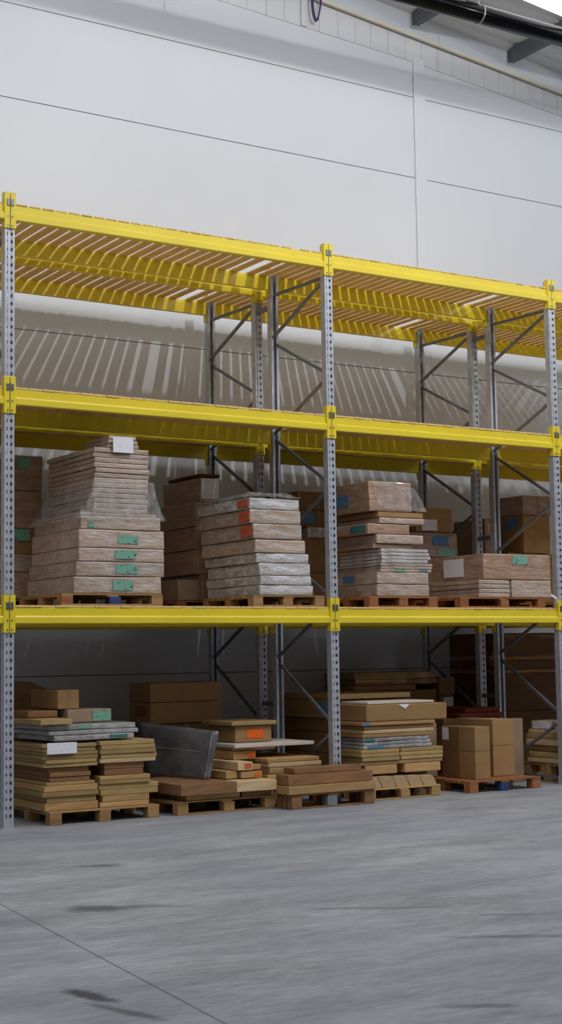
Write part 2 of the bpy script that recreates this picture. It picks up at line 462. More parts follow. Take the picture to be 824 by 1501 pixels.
def brace_meshes():
    out = []
    ys = lambda k: 0.055 if k == 0 else DEPTH-0.055
    for i, ((a, za), (c, zc)) in enumerate(zip(BR_NODES, BR_NODES[1:])):
        dx = 0.018 if i % 2 else -0.018
        out.append(MB().bar((dx, ys(a), za+0.03), (dx, ys(c), zc-0.03), 0.028, 0.032).mesh('diagonal_brace', M['brace']))
    return out, MB().bar((0.0, ys(1), 5.75), (0.0, ys(0), 5.73), 0.028, 0.032).mesh('horizontal_brace', M['brace']), MB().bar((0, ys(1), 0.08), (0, ys(0), 0.08), 0.028, 0.032).mesh('horizontal_brace', M['brace'])
DIAG, HTOP, HBOT = brace_meshes()
def frame(u, r):
    e = empty('upright_frame', (XU[u], ROWY[r], 0))
    tag(e, 'galvanised ladder frame of the %s rack row at %s' % (ROWN[r], UPN[u]), 'rack frame', 'rack upright frames')
    inst('upright', UP, e); inst('upright', UP, e, (0, DEPTH, 0), math.pi)
    inst('foot_plate', FOOT, e); inst('foot_plate', FOOT, e, (0, DEPTH, 0), math.pi)
    for m in DIAG: inst('diagonal_brace', m, e)
    inst('horizontal_brace', HTOP, e); inst('horizontal_brace', HBOT, e)
for u in range(5):
    frame(u, 0)
    if u: frame(u, 1)

CONN = {}
def connector(side):
    """end plate wrapping half of the post's face: side=+1 the plate lies toward +x"""
    b = MB(); s = side; zt = 0.115; zb = -BEAM_H-0.085
    x0, x1 = sorted((s*0.004, s*0.060))
    b.box(x0, x1, -0.014, -0.003, zb, zt, 0.004)
    x0, x1 = sorted((s*0.053, s*0.060))
    b.box(x0, x1, -0.010, 0.055, zb, zt, 0.002)
    return b.mesh('end_connector', M['yellow'])
PIN = MB().box(-0.014, 0.014, -0.024, -0.0145, -0.035, 0.035, 0.004).mesh('locking_pin', M['pin'])
RIV = MB().tube([(0, -0.0205, 0), (0, -0.0145, 0)], 0.008, 8).mesh('rivet', M['pin'])
CONN = {1: connector(1), -1: connector(-1)}
def beam_bar(L):
    """stepped box beam, front toward -y, top at z=0"""
    h = BEAM_H
    prof = [(0.018, 0.0), (0.055, 0.0), (0.055, -h), (0.0, -h), (-0.007, -h+0.008), (-0.007, -0.096), (-0.003, -0.088), (0.014, -0.078), (0.014, -0.004)]
    return MB().prism([(y-0.004, z) for y, z in prof], 'x', 0, L).mesh('bar', M['yellow'])
BARS = {}
def beam(bay, lev, row, back):
    xa, xb = XU[bay]+0.0615, XU[bay+1]-0.0615; L = xb-xa
    if back: e = empty('rack_crossbeam', (XU[bay+1], ROWY[row]+DEPTH, BEAM_T[lev]), math.pi)
    else: e = empty('rack_crossbeam', (XU[bay], ROWY[row], BEAM_T[lev]))
    tag(e, 'yellow %s beam of %s shelf, %s rack row, %s' % ('back' if back else 'front', LEV[lev], ROWN[row], BAY[bay]), 'rack beam', 'yellow shelf beams')
    if bay not in BARS: BARS[bay] = beam_bar(L)
    inst('bar', BARS[bay], e, (0.0615, 0, 0))
    for s, x in ((1, 0), (-1, XU[bay+1]-XU[bay])):
        c = inst('end_connector', CONN[s], e, (x, 0, 0))
        inst('locking_pin', PIN, c, (s*0.022, 0, 0.012))
        inst('rivet', RIV, c, (s*0.022, 0, -0.125)); inst('rivet', RIV, c, (s*0.022, 0, -0.215))
for lev in range(3):
    for bay in range(4):
        for row in (0, 1):
            if row == 1 and bay == 0: continue
            for back in (False, True): beam(bay, lev, row, back)

def deck(bay, lev, row):
    n = (25, 26, 25, 25)[bay]; xa, xb = XU[bay]+0.064, XU[bay+1]-0.064; pitch = (xb-xa)/n
    rr = random.Random(bay*31+lev*7+row); b = MB()
    for k in range(n):
        if lev == 2 and k == n-3: continue
        wd = pitch*(rr.uniform(0.95, 0.975), rr.uniform(0.935, 0.95) if row == 0 else rr.uniform(0.965, 0.98), rr.uniform(0.75, 0.77))[lev]; c = xa+(k+0.5)*pitch+rr.uniform(-0.002, 0.002)
        if lev == 2 and k in (n-4, n-2): c += pitch*(0.16 if k == n-4 else -0.16)
        y0 = ROWY[row]+(0.004 if row == 0 else -0.115)+rr.uniform(-0.004, 0.006); y1 = ROWY[row]+DEPTH+(0.115 if row == 0 else -0.006)+rr.uniform(-0.006, 0.004)
        if k in (0, n-1): y0 = max(y0, ROWY[row]-0.01); y1 = min(y1, ROWY[row]+DEPTH+0.01)
        if lev == 2 and k in (0, n-1):
            e0, e1 = (XU[bay]+0.006, XU[bay]+0.05) if k == 0 else (XU[bay+1]-0.05, XU[bay+1]-0.006)
            b.box(e0, e1, ROWY[row]+0.095, ROWY[row]+DEPTH-0.095, BEAM_T[lev]+0.0005, BEAM_T[lev]+0.0150)
        b.box(c-wd/2, c+wd/2, y0, y1, BEAM_T[lev]+0.0005, BEAM_T[lev]+(0.015 if lev == 2 else 0.0195), 0.001, rr.uniform(-0.0012, 0.0012))
    o = b.build('slatted_deck', M['slat'])
    tag(o, 'timber slat deck, %s shelf of %s rack row, %s' % (LEV[lev], ROWN[row], BAY[bay]), 'shelf deck', 'timber slat decks')
for lev in range(3):
    for bay in range(4):
        for row in (0, 1):
            if row == 1 and bay == 0: continue
            deck(bay, lev, row)
for u in range(1, 5):
    for z in (5.60, 3.0, 1.0):
        b = MB(); b.box(XU[u]-0.03, XU[u]+0.03, DEPTH+0.001, ROWY[1]-0.001, z, z+0.05, 0.003)
        o = b.build('row_spacer', M['brace'])
        tag(o, 'short steel spacer joining both rack rows %s at %s' % ({5.60: 'near the top', 3.0: 'above the lowest shelf', 1.0: 'below the lowest shelf'}[z], UPN[u]), 'rack spacer', 'rack row spacers')

# ------------------------------------------------------------------ goods
BEFORE_GOODS = set(bpy.data.objects.keys())
DT = 2.0635          # top of the lowest shelf's slats
def pallet(x0, x1, y0, y1, z, label, mat='pallet', h=0.118, blocks=None, bottom=True, boards=5, skip=None, group='timber pallets'):
    blocks = blocks or {}
    e = empty('timber_pallet', ((x0+x1)/2, (y0+y1)/2, z)); tag(e, label, 'pallet', group)
    W, D = x1-x0, y1-y0; hx, hy = W/2, D/2; m = M[mat]; tb = 0.016
    zb = tb if bottom else 0.0
    bw, bd = 0.125, 0.10
    rr = random.Random(label)
    for j, y in enumerate((-hy+bd/2, 0, hy-bd/2)):
        if bottom: MB().box(-hx, hx, y-0.048, y+0.048, 0.0, tb, 0.002).build('bottom_board', m, e)
        for i, x in enumerate((-hx+bw/2, rr.uniform(-0.03, 0.03), hx-bw/2)):
            mm = M[blocks[i]] if (j == 0 and i in blocks) else m
            MB().box(x-bw/2, x+bw/2, y-bd/2, y+bd/2, zb+0.0005, h-2*tb-0.0005, 0.003).build('block', mm, e)
    for x in (-hx+bw/2, 0, hx-bw/2):
        MB().box(x-bw/2, x+bw/2, -hy, hy, h-2*tb, h-tb-0.0005, 0.002).build('stringer_board', m, e)
    n = boards; p_ = D/n
    for k in range(n):
        a = -hy+k*p_; MB().box(-hx+rr.uniform(-0.006, 0.006), hx+rr.uniform(-0.006, 0.006), a, a+p_*0.84, h-tb, h, 0.002).build('deck_board', m, e)
    return e

def carton(name, x0, x1, y0, y1, z0, z1, mat, label, cat='box', group=None, rot=0.0, bev=None, bulge=0.0, tape=False, g=0.0015):
    """a closed carton or board: slightly rounded, sides a little uneven"""
    z0 += g; z1 -= g
    h = z1-z0; bev = bev if bev is not None else min(0.012, h*0.18)
    c = Vector(((x0+x1)/2, (y0+y1)/2, z0)); W, D = x1-x0, y1-y0
    b = MB(); b.box(-W/2, W/2, -D/2, D/2, 0, h, bev)
    if bulge:
        nx = max(2, int(W/0.12)); ed = [e for e in b.bm.edges if e.calc_length() > 0.15]
        bmesh.ops.subdivide_edges(b.bm, edges=ed, cuts=5, use_grid_fill=True)
        sd = rnd.uniform(0, 50)
        for v in b.bm.verts:
            q = v.co*4+Vector((sd, sd, sd)); k = mnoise.noise(q)*bulge
            if abs(v.co.x) > W/2-0.03: v.co.x += k
            if abs(v.co.y) > D/2-0.03: v.co.y += mnoise.noise(q+Vector((9, 3, 1)))*bulge
            t = (v.co.z/h)
            if 0.2 < t: v.co.z += min(0.0, mnoise.noise(q*0.7+Vector((3, 9, 5)))*bulge*0.6)*t
    o = b.build(name, M[mat], smooth=False); o.location = c; o.rotation_euler = (0, 0, rot)
    tag(o, label, cat, group)
    if tape:
        MB().box(-0.025, 0.025, -D/2-0.0012, -D/2-0.0002, 0.004, h-0.004).build('tape_strip', M['tape'], o)
    return o
def front_label(o, xa, xb, za, zb, mat, name='label', lab=None):
    """a sticker on the face toward -y; world coordinates"""
    me = o.data; ymin = min(v.co.y for v in me.vertices); l = o.location
    b = MB(); b.box(xa-l.x, xb-l.x, ymin-0.005, ymin-0.001, za-l.z, zb-l.z)
    q = b.build(name, M[mat], o)
    if lab: q['label'] = lab
    return q
def side_label(o, ya, yb, za, zb, mat, name='label', lab=None):
    me = o.data; xmin = min(v.co.x for v in me.vertices); l = o.location
    b = MB(); b.box(xmin-0.005, xmin-0.001, ya-l.y, yb-l.y, za-l.z, zb-l.z)
    q = b.build(name, M[mat], o)
    if lab: q['label'] = lab
    return q

GREEN = 'green label with dark handwriting'; BLUE = 'blue label'; ORANGE = 'orange label'; WHITE = 'white paper sheet'

# ---- lowest shelf, wide bay: the stepped stack topped by white paper
pallet(0.56, 1.69, 0.02, 0.98, DT, 'timber pallet under the tall stepped stack on the lowest shelf', 'pallet', blocks={1: 'block_blue', 0: 'pallet_red'})
zb = [2.183, 2.35, 2.495, 2.63, 2.81, 2.945]
dx = [(-0.035, -0.01), (-0.015, 0.025), (0.012, 0.025), (0.018, 0.03), (0.04, -0.005)]
A = []
for i in range(5):
    o = carton('flat_carton', 0.75+dx[i][0], 1.70+dx[i][1], 0.05, 1.12, zb[i], zb[i+1], 'film', 'thick wrapped carton, %s of five at the stepped stack\'s foot' % nth(i, 5), group='thick cartons of the stepped stack', rot=rnd.uniform(-0.008, 0.008), bulge=0.012)
    A.append(o)
for i, (a, b_, ya, yb) in {0: (1.135, 1.365, 0.03, 0.13), 1: (1.17, 1.42, 0.03, 0.12), 2: (1.165, 1.40, 0.03, 0.115), 3: (1.20, 1.43, 0.045, 0.13), 4: (0.87, 0.94, 0.02, 0.07)}.items():
    front_label(A[i], a, b_, zb[i]+ya, zb[i]+yb, 'label_green', lab=GREEN)
z = 2.98; n = 13
for i in range(n):
    h = 0.0495
    xo = rnd.uniform(-0.014, 0.014)
    carton('thin_carton', 0.965+xo, 1.585+xo+rnd.uniform(-0.01, 0.01), 0.10+rnd.uniform(-0.008, 0.012), 1.13, z, z+h, 'film', 'thin wrapped carton, %s of thirteen atop the stepped stack' % nth(i, n), group='thin cartons of the stepped stack', bulge=0.008, rot=rnd.uniform(-0.02, 0.02))
    z += h+0.0005
carton('packing_sheet', 0.80, 1.66, 0.09, 1.10, 2.947, 2.979, 'film', 'flat wrapped sheet between both tiers of the tall stepped stack', 'sheet', bulge=0.006)
zt = z
for i in range(3):
    o = carton('thin_carton', 1.12+0.01*i, 1.48-0.015*i, 0.11, 0.62, zt+0.043*i, zt+0.043*(i+1), 'film', 'small carton, %s of three behind the stepped stack\'s white paper' % nth(i, 3), group='small cartons crowning the stepped stack', bulge=0.008)
    if i == 2: MB().box(-0.06, 0.14, -0.20, -0.05, 0.043, 0.046).build('label', M['label_green'], o)['label'] = 'green label on top'
pp = MB(); pp.box(1.165, 1.395, 0.076, 0.079, zt-0.045, zt+0.108)
tag(pp.build('paper_sheet', M['paper']), 'white paper sheet tucked on the front of the tall stepped stack', 'paper')

def film_skirt(name, rect_top, zt_, rect_bot, zb_, label, amp=0.012, seed=1, rings=7, per=18):
    """stretch film drawn from an upper outline to a lower one"""
    b = MB(); R_ = []
    def outline(r):
        x0, x1, y0, y1 = r; q = []
        for k in range(per): q.append((x0+(x1-x0)*k/per, y0))
        for k in range(per): q.append((x1, y0+(y1-y0)*k/per))
        for k in range(per): q.append((x1-(x1-x0)*k/per, y1))
        for k in range(per): q.append((x0, y1-(y1-y0)*k/per))
        return q
    a, c = outline(rect_top), outline(rect_bot)
    for j in range(rings):
        t = j/(rings-1); s = t**1.8; ring = []
        for (p0, p1) in zip(a, c):
            x = p0[0]+(p1[0]-p0[0])*s; y = p0[1]+(p1[1]-p0[1])*s; zz = zt_+(zb_-zt_)*t
            q = Vector((x*6+seed, y*6, zz*5)); k = abs(mnoise.noise(q))*amp
            cx, cy = (rect_top[0]+rect_top[1])/2, (rect_top[2]+rect_top[3])/2
            d = Vector((x-cx, y-cy)).normalized()
            ring.append(b.bm.verts.new((x+d.x*k, y+d.y*k, zz+mnoise.noise(q*1.3)*amp*0.6)))
        R_.append(ring)
    n_ = len(a)
    for p0, p1 in zip(R_, R_[1:]):
        for k in range(n_): b.bm.faces.new((p0[k], p0[(k+1) % n_], p1[(k+1) % n_], p1[k]))
    o = b.build(name, M['stretch'], smooth=True); tag(o, label, 'plastic film', 'stretch film wraps'); return o
film_skirt('stretch_film', (0.935, 1.62, 0.055, 1.155), 3.30, (0.72, 1.735, 0.02, 1.16), 2.91, 'clear stretch film flaring out between both tiers of the stepped stack')

# tall stack in the rear row, close to the first upright
pallet(0.15, 1.15, 1.42, 2.38, DT, 'timber pallet of the rear stack beside the first upright, lowest shelf', 'pallet_red')
bz = [(2.183, 2.47), (2.47, 2.66), (2.66, 2.93), (2.93, 3.33), (3.33, 3.71)]
for i, (a, b_) in enumerate(bz):
    o = carton('cardboard_box', 0.16+0.01*(i % 2), 1.07-0.02*(i == 0), 1.42, 2.3, a, b_, ('film_brown', 'film', 'kraft', 'film_brown', 'film_brown')[i], 'brown wrapped box, %s of five in rear stack beside first upright' % nth(i, 5), group='boxes of the rear stack beside the first upright', bulge=0.01, tape=True)
    if i == 4: front_label(o, 0.78, 0.93, 3.57, 3.68, 'label_green', lab=GREEN)
    if i == 2: front_label(o, 0.72, 0.92, 2.80, 2.925, 'label_green', lab=GREEN)

# rear stack with the red lid
pallet(2.72, 3.74, 1.42, 2.40, DT, 'timber pallet of the rear stack with a red-brown lid', 'pallet_red')
carton('cardboard_box', 2.74, 3.02, 1.42, 2.30, 2.183, 2.42, 'kraft_grey', 'low grey-brown box at the foot of the rear stack with a red-brown lid', bulge=0.008)
carton('cardboard_box', 3.03, 3.70, 1.42, 2.35, 2.183, 2.48, 'film_brown', 'wide brown box at the foot of the rear stack with a red-brown lid', bulge=0.008)
bb = [2.48, 2.76, 3.02, 3.30]
for i in range(3):
    carton('cardboard_box', 2.98-0.015*i, 3.72, 1.41, 2.40, bb[i], bb[i+1], 'film_brown', 'wrapped brown box, %s of three under the white-papered rear box' % nth(i, 3), group='brown boxes of the red-lidded stack', bulge=0.014)
o = carton('cardboard_box', 3.03, 3.30, 1.42, 2.24, 3.302, 3.585, 'film_brown', 'brown wrapped box faced with white paper beneath the red-brown lid', bulge=0.008)
front_label(o, 3.045, 3.285, 3.34, 3.575, 'paper', lab=WHITE)
carton('board_lid', 3.02, 3.29, 1.40, 2.10, 3.588, 3.625, 'red_board', 'red-brown board lying on the white-papered box of the rear stack', 'board')

# leaning white-film stack
pallet(2.78, 3.70, 0.02, 1.0, DT, 'timber pallet under the leaning white-film stack with orange labels', 'pallet')
zc = [2.183, 2.29, 2.39, 2.52, 2.625, 2.77, 2.93, 3.08, 3.20]
x0c = [2.895, 2.89, 2.885, 2.86, 2.83, 2.81, 2.785, 2.765]; x1c = [3.57, 3.55, 3.54, 3.52, 3.47, 3.45, 3.43, 3.415]
for i in range(8):
    o = carton('flat_carton', x0c[i], x1c[i], 0.05, 1.08+0.0*i, zc[i], zc[i+1], 'film_white' if i not in (4, 5, 6) else 'film', 'pale wrapped carton, %s of eight in the leaning white-film stack' % nth(i, 8), group='cartons of the leaning white-film stack', bulge=0.016, rot=rnd.uniform(-0.015, 0.015))
    if i in (5, 6, 7): side_label(o, 0.06, 0.26, zc[i]+0.025, zc[i+1]-0.02, 'label_red', lab='orange-red label on the side')
o = film_skirt('stretch_film', (2.82, 3.36, 0.12, 1.0), 3.262, (2.75, 3.43, 0.03, 1.09), 3.212, 'clear crumpled stretch film over the top of the leaning white-film stack', amp=0.03, seed=4)

# brown rear stack behind the middle upright
pallet(4.30, 5.40, 1.42, 2.40, DT, 'timber pallet of the dark rear stack behind the middle upright', 'pallet_red')
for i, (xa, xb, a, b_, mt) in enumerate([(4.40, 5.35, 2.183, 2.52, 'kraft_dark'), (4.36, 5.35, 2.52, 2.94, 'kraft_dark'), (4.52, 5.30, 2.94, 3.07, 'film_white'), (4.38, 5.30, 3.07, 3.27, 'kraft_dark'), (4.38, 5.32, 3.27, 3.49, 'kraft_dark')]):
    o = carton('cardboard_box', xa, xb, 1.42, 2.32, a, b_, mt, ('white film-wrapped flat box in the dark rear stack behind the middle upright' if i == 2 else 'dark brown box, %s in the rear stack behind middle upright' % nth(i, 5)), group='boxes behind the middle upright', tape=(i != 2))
    if i == 3: front_label(o, 4.43, 4.64, 3.11, 3.24, 'label_blue', lab=BLUE)

# ---- lowest shelf, narrow bay
pallet(4.31, 5.28, 0.02, 0.86, DT, 'timber pallet under the mixed stack beside the middle upright, lowest shelf', 'pallet_red')
E_ = []
def emix(nm, xa, xb, ya, yb, a, b_, mt, lab, cat='box', **k):
    o = carton(nm, xa, xb, ya, yb, a, b_, mt, lab+' in the mixed stack beside middle upright', cat, group=k.pop('group', None), **k); E_.append(o); return o
o = emix('cardboard_box', 4.44, 5.19, 0.05, 0.84, 2.183, 2.32, 'film', 'lowest film-wrapped box', bulge=0.01)
o = emix('cardboard_box', 4.45, 5.18, 0.05, 0.84, 2.32, 2.452, 'film', 'second lowest film-wrapped box', bulge=0.01)
side_label(o, 0.45, 0.66, 2.35, 2.43, 'label_blue', lab=BLUE)
for i in range(3):
    o = emix('thin_carton', 4.50+rnd.uniform(-0.01, 0.01), 5.22+0.01*i, 0.05, 0.82, 2.452+0.033*i, 2.452+0.033*(i+1), 'film', 'thin carton, %s of three,' % nth(i, 3), group='thin cartons of the mixed stack', bulge=0.005)
    if i == 0: front_label(o, 4.70, 4.84, 2.456, 2.481, 'label_green'); front_label(o, 5.05, 5.16, 2.456, 2.481, 'label_blue')
for i in range(4):
    emix('thin_carton', 4.51+rnd.uniform(-0.012, 0.012), 5.20+rnd.uniform(-0.02, 0.02), 0.05, 0.80, 2.552+0.04*i, 2.552+0.04*(i+1), 'film_white', 'whitish packet, %s of four,' % nth(i, 4), group='whitish packets of the mixed stack', bulge=0.008)
emix('flat_carton', 4.42, 4.98, 0.08, 0.80, 2.713, 2.765, 'film_brown', 'narrow brown flat carton above the whitish packets', bulge=0.004)
emix('flat_carton', 4.46, 5.12, 0.05, 0.80, 2.766, 2.868, 'film', 'pale thick board packet jutting out', bulge=0.006)
o = emix('cardboard_box', 4.34, 4.93, 0.06, 0.80, 2.869, 2.985, 'film_brown', 'brown box with a green side label', bulge=0.01)
side_label(o, 0.10, 0.36, 2.89, 2.965, 'label_teal', lab='green label on the side')
emix('flat_carton', 4.50, 5.14, 0.05, 0.80, 2.987, 3.055, 'film', 'lower of two pale boards under draped box', bulge=0.006)
emix('flat_carton', 4.48, 5.12, 0.05, 0.80, 3.056, 3.118, 'kraft', 'upper of two pale boards under draped box', bulge=0.004)
o = emix('cardboard_box', 4.37, 4.97, 0.06, 0.80, 3.12, 3.455, 'film_brown', 'topmost film-draped brown box', bulge=0.014)
side_label(o, 0.42, 0.66, 3.20, 3.33, 'label_blue', lab=BLUE)
def film_drape():
    """film sheet pulled from the top box down to the boards' ends"""
    b = MB(); N = 14; rows = []
    for i in range(N+1):
        t = i/N; row = []
        for j in range(N+1):
            s = j/N
            top = Vector((4.40+0.60*s, 0.045, 3.45-0.06*s)); bot = Vector((4.47+0.70*s, 0.030, 3.15-0.02*s))
            q = top.lerp(bot, t); k = mnoise.noise(Vector((q.x*7, q.z*9, 2.2)))
            row.append(b.bm.verts.new((q.x, q.y-abs(k)*0.025, q.z)))
        rows.append(row)
    side = []
    for i in range(N):
        for j in range(N): b.bm.faces.new((rows[i][j], rows[i][j+1], rows[i+1][j+1], rows[i+1][j]))
    prev = None
    for i in range(N+1):
        t = i/N; row = [rows[i][N]]
        for j in range(1, 9):
            s = j/8; q = Vector((5.0+0.17*t+0.01*math.sin(s*9+t*4), 0.045+0.74*s, 3.39-0.26*t)); row.append(b.bm.verts.new(q))
        if prev:
            for a, c, d, e in zip(prev, prev[1:], row[1:], row): b.bm.faces.new((a, c, d, e))
        prev = row
    o = b.build('stretch_film', M['stretch'], smooth=True); tag(o, 'clear stretch film draped over the top of the mixed stack beside the middle upright', 'plastic film', 'stretch film wraps')
film_drape()

# rear boxes behind the mixed stack
pallet(5.95, 6.95, 1.42, 2.30, DT, 'timber pallet of the rear boxes with blue and white labels', 'pallet_red')
def rear(nm, xa, xb, a, b_, mt, lab, **k):
    return carton(nm, xa, xb, 1.42, 2.25, a, b_, mt, lab, group='rear boxes above the big flat box', **k)
rear('cardboard_box', 5.98, 6.85, 2.183, 2.745, 'kraft_grey', 'lowest box of the rear three, mostly hidden by the big flat box', tape=True)
o = rear('cardboard_box', 6.03, 6.83, 2.746, 3.06, 'film_brown', 'middle box of the rear three, with a blue label, behind the big flat box', bulge=0.01)
front_label(o, 6.42, 6.68, 2.90, 3.01, 'label_blue', lab=BLUE); front_label(o, 6.50, 6.78, 2.76, 2.86, 'label_green', lab=GREEN)
o = rear('cardboard_box', 6.17, 6.76, 3.062, 3.37, 'kraft', 'topmost of the rear three boxes, with a white label, beside the draped stack', bulge=0.008)
front_label(o, 6.25, 6.50, 3.08, 3.22, 'paper', lab='white label')

# big flat box pallet
pallet(5.62, 6.95, 0.02, 0.95, DT, 'timber pallet under the big flat box beside the last upright', 'pallet_red')
for i in range(4):
    carton('thin_carton', 5.945+rnd.uniform(-0.01, 0.01), 6.42, 0.06, 0.92, 2.183+0.0515*i, 2.183+0.0515*(i+1), 'film', 'thin wrapped carton, %s of four under the big flat box' % nth(i, 4), group='thin cartons under the big flat box', bulge=0.006)
carton('cardboard_box', 6.445, 7.075, 0.05, 0.90, 2.183, 2.389, 'film', 'wrapped low box under the big flat box, close to the last upright', bulge=0.008)
o = carton('cardboard_box', 6.01, 7.078, 0.05, 0.92, 2.391, 2.69, 'film_brown', 'big flat brown box with a green label next to the last upright', bulge=0.006)
front_label(o, 6.46, 6.70, 2.57, 2.68, 'label_green', lab=GREEN)
side_label(o, 0.38, 0.72, 2.44, 2.65, 'paper', lab='white paper on the side')
b = MB(); rows = []
for i in range(9):
    row = []
    for j in range(7):
        t, s = i/8, j/6
        row.append(b.bm.verts.new((6.94+0.12*t+0.05*s+0.015*math.sin(s*7+t*3), -0.055+0.02*s+0.015*math.sin(t*8), 2.20-0.10*t*t+0.03*s*(1-t))))
    rows.append(row)
for i in range(8):
    for j in range(6): b.bm.faces.new((rows[i][j], rows[i][j+1], rows[i+1][j+1], rows[i+1][j]))
o = b.build('film_scrap', M['white_board'], smooth=True); m_ = o.modifiers.new('t', 'SOLIDIFY'); m_.thickness = 0.003
tag(o, 'crumpled white film scrap hanging off the pallet beside the last upright', 'plastic film')

# rear boxes seen through the last frame
pallet(7.45, 8.75, 1.42, 2.35, DT, 'timber pallet of the rear boxes seen through the last frame', 'pallet_red')
rr_ = [('cardboard_box', 7.96, 8.60, 1.42, 2.2, 2.183, 2.76, 'kraft_dark', 'lowest box seen through the last frame'),
       ('cardboard_box', 7.70, 8.60, 1.43, 2.2, 2.761, 2.835, 'timber_dark', 'dark flat packet under the blue-labelled box seen through the last frame'),
       ('cardboard_box', 7.96, 8.44, 1.42, 2.0, 2.837, 3.335, 'kraft', 'brown box with a blue side label seen through the last frame'),
       ('cardboard_box', 7.985, 8.52, 1.44, 2.0, 3.337, 3.60, 'film_brown', 'topmost wrapped box seen through the last frame'),
       ('cardboard_box', 7.46, 7.68, 1.60, 2.2, 2.183, 3.29, 'kraft_grey', 'tall narrow box standing behind the last frame')]
for q in rr_:
    o = carton(q[0], *q[1:7], q[7], q[8], group='rear boxes through the last frame', tape=(q[0] == 'cardboard_box'))
    if 'blue side' in q[8]: side_label(o, 1.50, 1.75, 3.17, 3.31, 'label_blue', lab=BLUE)

# ---- floor level, wide bay: double pile of boards
pallet(0.41, 1.60, -0.03, 1.02, 0.0, 'timber pallet on the floor under the double pile of boards', 'pallet', 0.125, bottom=False)
def pile(items, base, x0, x1, y0, y1, where, group):
    z = base; n = len(items); made = []
    for i, (h, mt, da, db, dy, word) in enumerate(items):
        o = carton('timber_board' if 'board' in word else 'carton_bundle', x0+da, x1+db, y0+dy, y1+dy*0.5, z, z+h, mt, '%s, layer %s %s' % (word, nth(i, n), where), 'board' if 'board' in word else 'bundle', group, rot=rnd.uniform(-0.012, 0.012), bev=min(0.004, h*0.15))
        made.append(o); z += h+0.0005
    return made
g1 = 'layers of the pile next to the first upright'
pile([(0.075, 'timber', 0.0, 0.02, 0.0, 'thick rough timber board'), (0.055, 'mdf', 0.02, 0.0, 0.0, 'tan board'), (0.045, 'mdf', -0.03, 0.02, -0.02, 'tan board'), (0.06, 'timber', 0.0, 0.02, 0.0, 'tan timber board'), (0.03, 'mdf', 0.03, 0.0, 0.02, 'thin tan board'),
      (0.045, 'timber_dark', 0.07, -0.05, 0.03, 'brown flat bundle'), (0.045, 'timber_dark', 0.06, -0.05, 0.02, 'brown flat bundle'), (0.045, 'kraft_dark', 0.05, -0.06, 0.03, 'brown flat bundle'),
      (0.036, 'mdf', -0.01, 0.02, 0.0, 'yellowish board'), (0.036, 'mdf', 0.0, 0.0, -0.01, 'yellowish board'), (0.036, 'mdf', -0.02, 0.02, 0.0, 'yellowish board'), (0.036, 'mdf', 0.0, 0.02, 0.0, 'yellowish board'), (0.036, 'mdf', -0.01, 0.0, 0.01, 'yellowish board'), (0.036, 'mdf', -0.02, 0.01, 0.0, 'yellowish board')],
     0.1265, 0.39, 0.935, 0.03, 1.0, 'in pile beside first upright', g1)
pp = MB(); pp.box(0.395, 0.71, -0.004, 0.0, 0.66, 0.765)
tag(pp.build('paper_sheet', M['paper']), 'white paper notice stuck on the yellowish boards next to the first upright', 'paper')
g2 = 'layers of the pile next to the silver packets'
pile([(0.05, 'timber', 0.0, -0.06, 0.0, 'rough timber board'), (0.06, 'timber', 0.02, -0.06, 0.0, 'rough timber board'), (0.055, 'mdf', 0.0, 0.04, 0.0, 'tan board'), (0.05, 'mdf', -0.005, 0.06, 0.02, 'tan board'), (0.04, 'mdf', 0.0, -0.04, 0.0, 'thin tan board'), (0.04, 'timber', 0.0, -0.04, 0.0, 'thin timber board'),
      (0.06, 'timber_dark', 0.07, -0.10, 0.03, 'brown flat bundle'), (0.06, 'timber_dark', 0.06, -0.10, 0.03, 'brown flat bundle'),
      (0.042, 'pale_timber', 0.0, 0.02, 0.0, 'yellowish board'), (0.042, 'mdf', 0.01, 0.03, 0.0, 'yellowish board'), (0.042, 'mdf', 0.0, 0.02, -0.01, 'yellowish board'), (0.042, 'mdf', 0.02, 0.02, 0.0, 'yellowish board'), (0.042, 'mdf', 0.0, 0.01, 0.01, 'yellowish board')],
     0.1265, 0.98, 1.58, 0.03, 1.0, 'in pile beside grey sheet', g2)
for i, (a, b_, xa, xb) in enumerate([(0.77, 0.825, 0.50, 1.38), (0.826, 0.87, 0.46, 1.44), (0.871, 0.925, 0.47, 1.43)]):
    o = carton('silver_packet', xa, xb, 0.08+0.02*i, 1.05, a, b_, 'silver', 'silver wrapped packet, %s of three lying across the double pile' % nth(i, 3), 'packet', 'silver packets on the double pile', bulge=0.012, rot=rnd.uniform(-0.02, 0.02))
    if i == 0: front_label(o, 1.10, 1.30, 0.785, 0.815, 'label_teal')
    if i == 2: front_label(o, 0.78, 0.92, 0.885, 0.918, 'label_green')
carton('timber_board', 0.36, 0.70, 0.06, 0.75, 0.927, 0.985, 'mdf', 'small yellowish board on the silver packets next to the first upright', 'board')
o = carton('cardboard_box', 0.80, 1.29, 0.35, 1.02, 0.927, 1.058, 'kraft_grey', 'flat cardboard box with a green label on the silver packets', tape=False)
front_label(o, 1.07, 1.275, 0.94, 1.04, 'label_green', lab=GREEN)
carton('timber_board', 0.40, 0.72, 0.40, 1.0, 0.987, 1.055, 'kraft_dark', 'dark flat packet behind the small yellowish board', 'packet')
o = carton('cardboard_box', 0.72, 0.955, 0.40, 1.02, 1.06, 1.25, 'kraft', 'small brown box on top of the green-labelled flat box', tape=True)
